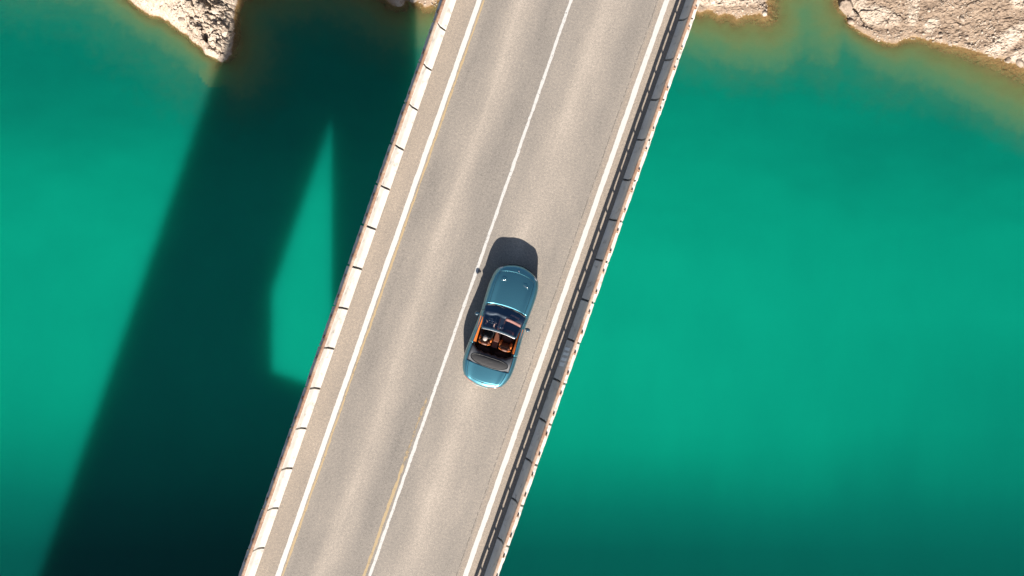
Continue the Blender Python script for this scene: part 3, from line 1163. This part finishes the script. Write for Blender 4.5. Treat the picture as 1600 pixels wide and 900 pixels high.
# nose: grille, headlamps, bonnet vents, emblem
g = MB()
gp = []
for k in range(13):
    u = -1 + 2 * k / 12
    gp.append((u * .46, 2.452 - .28 * (u * .46 / .76) ** 2))
vv, ff = [], []
for (x, y) in gp:
    vv += [(x, y + .006, .33), (x, y + .004, .56), (x, y - .03, .33), (x, y - .03, .56)]
for k in range(12):
    a, b = 4 * k, 4 * k + 4
    ff += [(a, b, b + 1, a + 1), (a + 1, b + 1, b + 3, a + 3), (a, a + 2, b + 2, b)]
g.add(vv, ff).build("grille", MAT['trim'], car)
for sx in (-1, 1):
    # headlamps follow the skin of the nose
    vv, ff = [], []
    for r_ in range(5):
        for k in range(20):
            q = 2 * math.pi * k / 20
            pp_, vv_ = 14.75 + .42 * (r_ / 4) * math.sin(q), sx * (.50 + .075 * (r_ / 4) * math.cos(q))
            a_, b_, c_ = car_surface(pp_, vv_)
            dome = .012 * (1 - (r_ / 4) ** 2) + .002
            vv.append((float(a_) + sx * dome * .3, float(b_) + dome * .8, float(c_) + dome * .5))
    for r_ in range(4):
        for k in range(20):
            ff.append((r_ * 20 + k, r_ * 20 + (k + 1) % 20, r_ * 20 + 20 + (k + 1) % 20, r_ * 20 + 20 + k))
    MB().add(vv, ff).build("headlight", MAT['lamp_clear'], car, True)
    # bonnet vents: a raised bright blade over a dark slot
    px_, py_ = sx * .43, 1.72
    pz = .925
    v = MB().sweep([(px_ - .10 * 1, py_ - .035 * (-sx), pz - .012), (px_ - .03, py_ + .012, pz), (px_ + .04, py_ + .016, pz), (px_ + .10, py_ + .035 * (-sx), pz - .014)], .008, .006, n=6)
    v.build("bonnet_vent", MAT['chrome'], car, True)
    tl = MB()
    tv, tf = [], []
    for k in range(9):
        q = k / 8
        x = sx * (.36 + .36 * q)
        y = -2.408 + .20 * (x / .74) ** 2
        tv += [(x, y - .008, .68 + .03 * math.sin(math.pi * q)), (x, y - .008, .60 - .035 * math.sin(math.pi * q)), (x, y + .03, .70), (x, y + .03, .62)]
    for k in range(8):
        a, b = 4 * k, 4 * k + 4
        tf += [(a, a + 1, b + 1, b), (a, b, b + 2, a + 2), (a + 1, a + 3, b + 3, b + 1)]
    tl.add(tv, tf).build("tail_light", MAT['lamp_red'], car, True)
    # mirrors
    mr = MB()
    mpts = [(sx * .90, .225, .975), (sx * .955, .23, .985), (sx * 1.00, .215, .995), (sx * 1.05, .185, .99), (sx * 1.075, .16, .985)]
    mr.sweep(mpts, [.022, .045, .085, .085, .04], [.018, .03, .055, .055, .028], n=10)
    mr.build("door_mirror", MAT['navy'], car, True)
    # orange door cards and the sill capping behind them
    dc = MB()
    pts = [(.16, .80, .855), (0, .795, .85), (-.4, .79, .86), (-.80, .775, .875), (-.84, .76, .87)]
    vv, ff = [], []
    for (y, x, z) in pts:
        vv += [(sx * (x + .055), y, z + .06), (sx * (x - .01), y, z + .035), (sx * (x - .06), y, z - .02), (sx * (x - .05), y, .34), (sx * (x + .05), y, .34)]
    n = 5
    for k in range(len(pts) - 1):
        for j in range(n):
            ff.append((k * n + j, k * n + (j + 1) % n, (k + 1) * n + (j + 1) % n, (k + 1) * n + j))
    ff += [(0, 1, 2, 3, 4), tuple((len(pts) - 1) * n + j for j in range(n))]
    dc.add(vv, ff).build("door_card", MAT['orange'], car)
MB().box(-.26, .26, -2.437, -2.425, .50, .61).build("number_plate", MAT['plate'], car)
em = MB()
em.lathe([(0, .001), (.010, .022), (.0, .028)], 14, 'z', (0, -2.235, .945))
em.sweep([(-.085, -2.225, .947), (-.03, -2.235, .953), (.03, -2.235, .953), (.085, -2.225, .947)], .012, .005, n=6)
em.build("boot_emblem", MAT['trim'], car, True)
em = MB().lathe([(0, .001), (.008, .022), (-.002, .028)], 14, 'z', (0, 2.22, .768))
em.build("nose_badge", MAT['chrome'], car, True)

# windscreen: curved glass in a frame
def ws(u, t):
    """u -1..1 across, t 0 (cowl) .. 1 (header)"""
    hw = .80 + (.665 - .80) * t
    yb = .77 - .17 * u * u
    yt = -.16 - .05 * u * u
    y = yb + (yt - yb) * t
    z = .935 - .03 * u * u + (1.325 - .04 * u * u - (.935 - .03 * u * u)) * (t + .10 * t * (1 - t))
    return (u * hw, y, z)


vv, ff = [], []
nu, nt = 24, 12
for a in range(nt + 1):
    for b in range(nu + 1):
        vv.append(ws(-1 + 2 * b / nu, a / nt))
for a in range(nt):
    for b in range(nu):
        k = a * (nu + 1) + b
        ff.append((k, k + 1, k + nu + 2, k + nu + 1))
wsf = empty("windscreen", (0, 0, 0), 0, car)
mesh_obj("pane", vv, ff, MAT['glass'], wsf, True)
us = [-1 + 2 * k / 20 for k in range(21)]
MB().sweep([(x, y, z + .004) for x, y, z in (ws(u, 1.0) for u in us)], .034, .022, n=10).build("header_rail", MAT['navy'], wsf, True)
MB().sweep([(x, y - .042, z - .004) for x, y, z in (ws(u, 1.0) for u in us)], .024, .016, n=8).build("header_trim", MAT['chrome'], wsf, True)
for sx in (-1, 1):
    MB().sweep([Vector(ws(sx, t)) + Vector((sx * .006, 0, .002)) for t in np.linspace(-.03, 1.0, 10)], .026, .024, n=8).build("pillar", MAT['navy'], wsf, True)
MB().sweep([(x, y + .028, z - .006) for x, y, z in (ws(u * .98, 0.0) for u in us)], .030, .012, n=8).build("cowl_seal", MAT['trim'], wsf, True)
for x0 in (-.52, .12):
    MB().sweep([(x0, .73, .955), (x0 + .25, .735, .962), (x0 + .5, .70, .955)], .009, .008, n=6).build("wiper", MAT['trim'], wsf, True)
mi = MB()
mi.sweep([(-.11, -.02, 1.215), (-.05, -.03, 1.22), (.05, -.03, 1.22), (.11, -.02, 1.215)], [.02, .034, .034, .02], [.02, .034, .034, .02], n=10)
mi.sweep([(0, -.02, 1.225), (0, -.03, 1.30)], .012, n=6)
mi.build("rear_view_mirror", MAT['chrome'], wsf, True)

# dashboard: dark top, passenger-side fascia with sunlight put into its leather colour, console
da = MB()
prof = [(.74, .80), (.70, .875), (.46, .885), (.36, .86), (.33, .80), (.40, .55), (.74, .55)]
vv, ff = [], []
for k in range(15):
    u = -1 + 2 * k / 14
    bulge = .03 * math.cos(3 * math.pi * u)
    for (y, z) in prof:
        vv.append((u * .77, y - .10 * u * u - (bulge if y < .5 else 0), z))
n = len(prof)
for k in range(14):
    for j in range(n):
        ff.append((k * n + j, k * n + (j + 1) % n, (k + 1) * n + (j + 1) % n, (k + 1) * n + j))
ff += [tuple(range(n)), tuple(14 * n + j for j in range(n))]
dash = da.add(vv, ff).build("dashboard", MAT['dash'], car, True)
fa = MB()
vv, ff = [], []
for k in range(9):
    q = k / 8
    x = .10 + .62 * q
    yb = .30 - .09 * (x / .77) ** 2
    dz = .02 * math.sin(q * 9)
    vv += [(x, yb + .09, .893 + .004 * math.sin(q * 7)), (x, yb + .01, .872 + dz * .4), (x, yb - .025, .80), (x, yb + .05, .60), (x, yb + .14, .60)]
for k in range(8):
    for j in range(5):
        ff.append((k * 5 + j, k * 5 + (j + 1) % 5, k * 5 + 5 + (j + 1) % 5, k * 5 + 5 + j))
ff += [(0, 1, 2, 3, 4), (40, 41, 42, 43, 44)]
fa.add(vv, ff).build("fascia", MAT['tan'], dash, True)
MB().sweep([(.22, .55, .889), (.40, .535, .892), (.58, .50, .889)], .035, .008, n=8).build("speaker_strip", MAT['tan'], dash, True)
cs = MB()
cs.box(-.115, .115, -.86, .36, .30, .60)
con = cs.build("centre_console", MAT['brown'], car, False, .02)
MB().box(-.08, .08, -.10, .30, .602, .625).build("console_panel", MAT['dash'], con, False, .006)
MB().box(-.10, .10, -.62, -.24, .602, .66).build("armrest", MAT['brown'], con, False, .02)
# steering wheel
sw = empty("steering_wheel", (-.38, .10, .80), 0, car)
sw.rotation_euler = (math.radians(-66), 0, 0)
MB().sweep([(.185 * math.cos(2 * math.pi * k / 28), .185 * math.sin(2 * math.pi * k / 28), 0) for k in range(28)], .017, n=8, closed=True).build("rim", MAT['dash'], sw, True)
hb = MB().lathe([(-.03, .02), (-.02, .06), (.02, .06), (.03, .001)], 16, 'z')
for q in (0, math.pi, -math.pi / 2):
    hb.sweep([(.04 * math.cos(q), .04 * math.sin(q), 0), (.18 * math.cos(q), .18 * math.sin(q), 0)], .02, .008, n=6)
hb.build("hub", MAT['chrome'], sw, True)


# seats
def pillow(mbv, c, hx, hy, hz, tilt=0.0, nn=10, power=3.0):
    """superellipsoid cushion, tilted about x"""
    k = len(mbv.v)
    ct, st = math.cos(tilt), math.sin(tilt)
    sg = lambda a: math.copysign(abs(a) ** (2 / power), a)
    for i in range(nn + 1):
        th = -math.pi / 2 + math.pi * i / nn
        for j in range(2 * nn):
            ph = 2 * math.pi * j / (2 * nn)
            x = hx * sg(math.cos(th)) * sg(math.cos(ph))
            y = hy * sg(math.cos(th)) * sg(math.sin(ph))
            z = hz * sg(math.sin(th))
            mbv.v.append((c[0] + x, c[1] + y * ct - z * st, c[2] + y * st + z * ct))
    for i in range(nn):
        for j in range(2 * nn):
            mbv.f.append((k + i * 2 * nn + j, k + i * 2 * nn + (j + 1) % (2 * nn), k + (i + 1) * 2 * nn + (j + 1) % (2 * nn), k + (i + 1) * 2 * nn + j))
    return mbv


for sx in (-1, 1):
    st = empty("seat", (sx * .40, 0, 0), 0, car)
    x = 0
    pillow(MB(), (x, -.30, .46), .25, .27, .085, .10).build("cushion", MAT['brown'], st, True)
    b = MB()
    pillow(b, (x, -.665, .78), .245, .075, .31, .26)
    b.build("backrest", MAT['brown'], st, True)
    for k in (-1, 1):
        bl = MB()
        pillow(bl, (x + k * .205, -.60, .74), .05, .085, .25, .26)
        bl.build("bolster", MAT['orange'], st, True)
    h = MB()
    pillow(h, (x, -.785, 1.085), .145, .055, .085, .2)
    h.build("headrest", MAT['brown'], st, True)
    # orange strip paints in the sun along the top of the seat back
    MB().sweep([(x + .24 * math.cos(q), -.742 - .085 * math.sin(q), .93 + .10 * math.sin(q)) for q in np.linspace(.25, math.pi - .25, 14)], .020, .016, n=8).build("sunlit_rim", MAT['orange'], st, True)
    rs = MB()
    pillow(rs, (sx * .36 - sx * .40, -1.06, .52), .26, .12, .10, .05)
    rs.build("rear_cushion", MAT['carpet'], st, True)
# behind the seats: grey cover panel with a curved front edge, and the folded canvas roof
cv = MB()
vv, ff = [], []
nu = 25
for k in range(nu):
    u = -1 + 2 * k / (nu - 1)
    x = u * .825
    yf = -1.115 + .26 * abs(u) ** 5 - .02 * math.cos(6 * math.pi * u)
    yr = -1.60
    vv += [(x, yf, .84), (x, yf - .03, .945 - .02 * u * u), (x, yf - .12, .982 - .02 * u * u), (x, yr, .985 - .015 * u * u), (x, yr, .84)]
for k in range(nu - 1):
    for j in range(5):
        ff.append((k * 5 + j, k * 5 + (j + 1) % 5, k * 5 + 5 + (j + 1) % 5, k * 5 + 5 + j))
ff += [(0, 1, 2, 3, 4), tuple((nu - 1) * 5 + j for j in range(5))]
cover = cv.add(vv, ff).build("roof_cover_panel", MAT['cover'], car, True)
for xx in (-.42, .40):
    MB().sweep([(xx, -1.07, .955), (xx * 1.04, -1.20, .992), (xx * 1.06, -1.30, .99)], .011, .008, n=6).build("cover_seam", MAT['trim'], cover, True)
so = MB()
vv, ff = [(0.03, -1.405, 1.045)], []
rings, seg = 6, 48
for r in range(1, rings + 1):
    q = r / rings
    for k in range(seg):
        a = 2 * math.pi * k / seg
        ex = math.copysign(abs(math.cos(a)) ** .75, math.cos(a))
        ey = math.copysign(abs(math.sin(a)) ** .9, math.sin(a))
        x = .735 * q * ex
        y = -1.40 + .185 * q * ey - .045 * math.cos(math.pi * x / 1.6) + .02
        z = 1.045 - .055 * q ** 3 - .02 * (x / .73) ** 2 + (.006 * math.sin(x * 21) if 0 < q < 1 else 0)
        vv.append((x, y, z))
for k in range(seg):
    ff.append((0, 1 + k, 1 + (k + 1) % seg))
    for r in range(rings - 1):
        a, b = 1 + r * seg, 1 + (r + 1) * seg
        ff.append((a + k, b + k, b + (k + 1) % seg, a + (k + 1) % seg))
roof = so.add(vv, ff).build("folded_roof", MAT['cloth'], car, True)
MB().sweep([vv[1 + (rings - 1) * seg + k] for k in range(seg)], .018, .02, n=6, closed=True).build("roof_edging", MAT['trim'], roof, True)

# ------------------------------------------------------------------ the driver
def skin_mesh(name, verts, edges, radii, root=0, sub=2):
    me = bpy.data.meshes.new(name)
    me.from_pydata(verts, edges, [])
    o = bpy.data.objects.new(name, me)
    COL.objects.link(o)
    md = o.modifiers.new("skin", 'SKIN')
    md.use_smooth_shade = True
    md.branch_smoothing = .3
    ly = me.skin_vertices[0].data if len(me.skin_vertices) else None
    for i, r in enumerate(radii):
        ly[i].radius = r if isinstance(r, tuple) else (r, r)
        ly[i].use_root = (i == root)
    s2 = o.modifiers.new("sub", 'SUBSURF')
    s2.levels = s2.render_levels = sub
    dg = bpy.context.evaluated_depsgraph_get()
    me2 = bpy.data.meshes.new_from_object(o.evaluated_get(dg))
    bpy.data.objects.remove(o)
    me2.name = name
    return me2


J, E, RR = [], [], []


def jn(p, r, par=None):
    J.append(p)
    RR.append(r)
    if par is not None:
        E.append((par, len(J) - 1))
    return len(J) - 1


sxs = -.42
pel = jn((sxs, -.42, .60), (.15, .11))
wai = jn((sxs, -.49, .74), (.14, .10), pel)
che = jn((sxs, -.55, .90), (.16, .105), wai)
nb = jn((sxs, -.575, 1.01), (.07, .065), che)
nk = jn((sxs, -.575, 1.06), (.052, .055), nb)
hd1 = jn((sxs, -.570, 1.11), (.07, .08), nk)
hd2 = jn((sxs, -.575, 1.18), (.078, .096), hd1)
hd3 = jn((sxs, -.580, 1.235), (.055, .07), hd2)
for sd in (-1, 1):
    sh = jn((sxs + sd * .17, -.555, .965), (.062, .06), che)
    el = jn((sxs + sd * .235, -.33, .79), (.045, .045), sh)
    wr = jn((sxs + sd * .165, -.09, .84), (.030, .026), el)
    pa = jn((sxs + sd * .150 + .02, -.01, .865), (.036, .020), wr)
    for k in range(4):
        off = (k - 1.5) * .019
        k1 = jn((sxs + .02 + sd * (.165 - .004 * k), .045, .885 + off), .0095, pa)
        k2 = jn((sxs + .02 + sd * .195, .075, .880 + off), .0085, k1)
        k3 = jn((sxs + .02 + sd * (.215 - .003 * k), .055, .872 + off), .0075, k2)
    t1 = jn((sxs + .02 + sd * .135, .015, .895), .011, pa)
    t2 = jn((sxs + .02 + sd * .150, .050, .915), .009, t1)
    hp = jn((sxs + sd * .10, -.38, .575), (.095, .085), pel)
    kn = jn((sxs + sd * .14, .06, .60), (.065, .062), hp)
    an = jn((sxs + sd * .11, .40, .40), (.045, .043), kn)
    ft = jn((sxs + sd * .11, .56, .36), (.038, .034), an)
person_me = skin_mesh("person", J, E, RR, 0, 2)
for m_ in (MAT['jacket'], MAT['skin'], MAT['trousers']):
    person_me.materials.append(m_)
mi_ = []
for p in person_me.polygons:
    c = p.center
    if c.z > 1.035 or (c.y > -.10 and c.z > .80):
        mi_.append(1)
    elif c.z < .66 and c.y > -.55:
        mi_.append(2)
    else:
        mi_.append(0)
person_me.polygons.foreach_set("material_index", mi_)
person_me.polygons.foreach_set("use_smooth", [True] * len(mi_))
person = bpy.data.objects.new("person", person_me)
COL.objects.link(person)
person.matrix_world = Matrix.Translation(Vector((-.43, -1.475, DECK))) @ Matrix.Rotation(CAR_RZ, 4, 'Z')
tag(person, "driver with short grey hair and black jacket sitting at the wheel of the convertible", "person")
hr = MB()
pillow(hr, (sxs, -.590, 1.205), .088, .102, .078, 0.0, 8, 2.2)
hair = hr.build("hair", MAT['hair'], person, True)
fc = MB()
pillow(fc, (sxs, -.475, 1.135), .014, .022, .022, 0.0, 5, 2.0)
for sd in (-1, 1):
    pillow(fc, (sxs + sd * .084, -.565, 1.14), .010, .022, .030, 0.0, 5, 2.0)
fc.build("nose_and_ears", MAT['skin'], person, True)
gl = MB().sweep([(sxs - .083, -.55, 1.165), (sxs - .06, -.482, 1.165), (sxs, -.470, 1.165), (sxs + .06, -.482, 1.165), (sxs + .083, -.55, 1.165)], .005, .018, n=6)
gl.build("sunglasses", MAT['trim'], person, True)

# ------------------------------------------------------------------ loose rocks, stones and gravel on the shore
def rock_mesh(seed, sub=2, flat=.65, rough=.28):
    bm = bmesh.new()
    bmesh.ops.create_icosphere(bm, subdivisions=sub, radius=1.0)
    r = random.Random(seed)
    pl = [(Vector((r.gauss(0, 1), r.gauss(0, 1), r.gauss(0, .8))).normalized(), r.uniform(.55, .9)) for _ in range(9)]
    sx, sy = r.uniform(.75, 1.15), r.uniform(.7, 1.0)
    for v in bm.verts:
        c = v.co.copy()
        for n_, d in pl:                      # chisel flat faces
            k = c.dot(n_)
            if k > d:
                c -= n_ * (k - d) * .9
        c *= 1 + r.uniform(-rough, rough) * .25
        v.co = Vector((c.x * sx, c.y * sy, c.z * flat))
    me = bpy.data.meshes.new("rock")
    bm.to_mesh(me)
    bm.free()
    me.materials.append(MAT['stone'])
    return me


def ground_z(x, y):
    z, _, _ = terrain(np.array([[x]], float), np.array([[y]], float))
    return float(z[0, 0])


def put_rock(name, me, px, py, size, label, cat="rock", group=None, sink=.3, rz=None):
    x, y = wat(px, py)
    z = ground_z(x, y)
    o = bpy.data.objects.new(name, me)
    COL.objects.link(o)
    o.scale = (size, size, size)
    o.location = (x, y, max(z, -.25) + size * (.65 - sink) * .6)
    o.rotation_euler = (random.uniform(-.25, .25), random.uniform(-.25, .25), random.uniform(0, 6.28) if rz is None else rz)
    if group:
        label = ('fist-sized ' if size < .085 else 'small ' if size < .13 else 'head-sized ' if size < .17 else 'large ') + label
    tag(o, label, cat, group)
    return o


BOULD = [
    (624, 4, .55, "blue-grey boulder half in the water inside the bridge shadow"),
    (647, 0, .42, "smaller grey boulder beside the half-sunk boulder in the bridge shadow"),
    (1194, 22, .30, "rounded pale rock at the water's edge at the end of the small orange-rimmed spit"),
    (1320, 14, .62, "cracked tan knob of rock at the tip of the gravel bank"),
    (1329, 35, .34, "low tan rock just off the cracked knob, at the waterline"),
    (354, 54, .55, "dark overhung block on the east flank of the craggy point"),
    (346, 26, .42, "brown broken slab on top of the craggy point"),
    (328, 22, .38, "grey tilted slab on the craggy point"),
    (318, 8, .45, "dark angular block high on the craggy point"),
    (292, 38, .30, "small brown rock at the foot of the smooth white slab"),
    (1574, 94, .34, "dark wet rock where the white ledge meets the water"),
    (1592, 99, .40, "orange-stained rock at the waterline below the white ledge"),
    (1508, 60, .22, "single bright white stone on the gravel bank"),
    (1497, 33, .26, "pale stone with a dark shadow on the open gravel bank"),
    (1446, 20, .20, "small pale stone high on the gravel bank"),
]
for k, (px, py, s, lab) in enumerate(BOULD):
    put_rock("boulder" if s > .32 else "stone", rock_mesh(100 + k, 3 if s > .4 else 2), px, py, s, lab)

vari = [rock_mesh(300 + k, 1, .6) for k in range(8)]
rs = random.Random(5)
# the line of stones along the foot of the gravel bank
line = [(1416, 60), (1446, 60), (1460, 64), (1475, 67), (1500, 71), (1520, 77), (1540, 84), (1556, 89)]
for k in range(64):
    t = rs.random() * (len(line) - 1)
    i = int(t)
    q = t - i
    px = line[i][0] + (line[i + 1][0] - line[i][0]) * q + rs.gauss(0, 1.5)
    py = line[i][1] + (line[i + 1][1] - line[i][1]) * q - abs(rs.gauss(1, 3.0)) + 1
    put_rock("stone", vari[k % 8], px, py, rs.choice((.07, .09, .12, .15, .2)), "brown and pale stone in the line of rubble along the gravel bank's waterline", "stone", "rubble along the gravel bank's waterline", .2)
for k in range(44):
    px, py = rs.uniform(297, 362), rs.uniform(2, 60)
    if py > 30 + (px - 297) * 1.0:
        continue
    put_rock("stone", vari[k % 8], px, py, rs.choice((.09, .12, .16, .2, .26)), "broken brown stone lying among the crags of the rocky point", "stone", "broken stones on the rocky point", .2)
for k in range(26):
    px, py = rs.uniform(1098, 1192), rs.uniform(2, 22)
    put_rock("stone", vari[k % 8], px, py, rs.choice((.06, .08, .1, .14)), "pale stone on the gravel spit beside the bridge", "stone", "stones on the small spit", .2)
for k in range(20):
    px, py = rs.uniform(656, 684), rs.uniform(-4, 12)
    put_rock("stone", vari[k % 8], px, py, rs.choice((.06, .08, .1, .13)), "bright white stone on the sunlit patch of shore between bridge and shadow", "stone", "white stones on the sunlit patch", .15)
for k in range(70):
    px, py = rs.uniform(1335, 1598), rs.uniform(0, 84)
    x, y = wat(px, py)
    if shore_dist(np.array([x]), np.array([y]))[0] < .35:
        continue
    put_rock("stone", vari[k % 8], px, py, rs.choice((.05, .06, .08, .11, .15)), "stone lying loose on the open gravel bank", "stone", "loose stones on the gravel bank", .15)

# gravel too fine to count
ico = bmesh.new()
bmesh.ops.create_icosphere(ico, subdivisions=1, radius=1.0)
iv = np.array([v.co[:] for v in ico.verts])
it = np.array([[v.index for v in f.verts] for f in ico.faces])
ico.free()
N = 9000
gx = np.concatenate([rng.uniform(wat(1300, 0)[0], wat(1640, 0)[0], int(N * .62)), rng.uniform(wat(1085, 0)[0], wat(1200, 0)[0], int(N * .16)), rng.uniform(wat(200, 0)[0], wat(380, 0)[0], int(N * .22))])
gy = rng.uniform(wat(0, 112)[1], wat(0, -30)[1], len(gx))
gd = shore_dist(gx, gy)
clump = fbm(gx * .9, gy * .9, 3, 7)
keep = (gd > -.12) & (rng.random(len(gx)) < np.clip(.45 + clump * 1.3 + .6 * np.exp(-np.abs(gd) / .35), .06, 1))
gx, gy = gx[keep], gy[keep]
gz, _, _ = terrain(gx[None], gy[None])
gz = gz[0]
sz = np.clip(rng.lognormal(-3.25, .45, len(gx)), .015, .11)
rot = rng.uniform(0, 6.28, len(gx))
jit = 1 + rng.uniform(-.35, .35, (len(gx), len(iv)))
V3 = iv[None] * jit[..., None] * sz[:, None, None] * np.array([1.2, .9, .7])
c_, s_ = np.cos(rot)[:, None], np.sin(rot)[:, None]
vx = V3[..., 0] * c_ - V3[..., 1] * s_ + gx[:, None]
vy = V3[..., 0] * s_ + V3[..., 1] * c_ + gy[:, None]
vz = V3[..., 2] + gz[:, None] + sz[:, None] * .35
co = np.stack([vx, vy, vz], -1).reshape(-1, 3)
fa_ = (it[None] + (np.arange(len(gx)) * len(iv))[:, None, None]).reshape(-1, 3)
me = bpy.data.meshes.new("gravel")
me.vertices.add(len(co))
me.vertices.foreach_set("co", co.ravel().astype(np.float32))
me.loops.add(fa_.size)
me.loops.foreach_set("vertex_index", fa_.ravel().astype(np.int32))
me.polygons.add(len(fa_))
me.polygons.foreach_set("loop_start", np.arange(0, fa_.size, 3, dtype=np.int32))
me.update(calc_edges=True)
me.materials.append(MAT['stone'])
go = bpy.data.objects.new("gravel", me)
COL.objects.link(go)
tag(go, "loose pale gravel scattered over the shore", "gravel", kind="stuff")
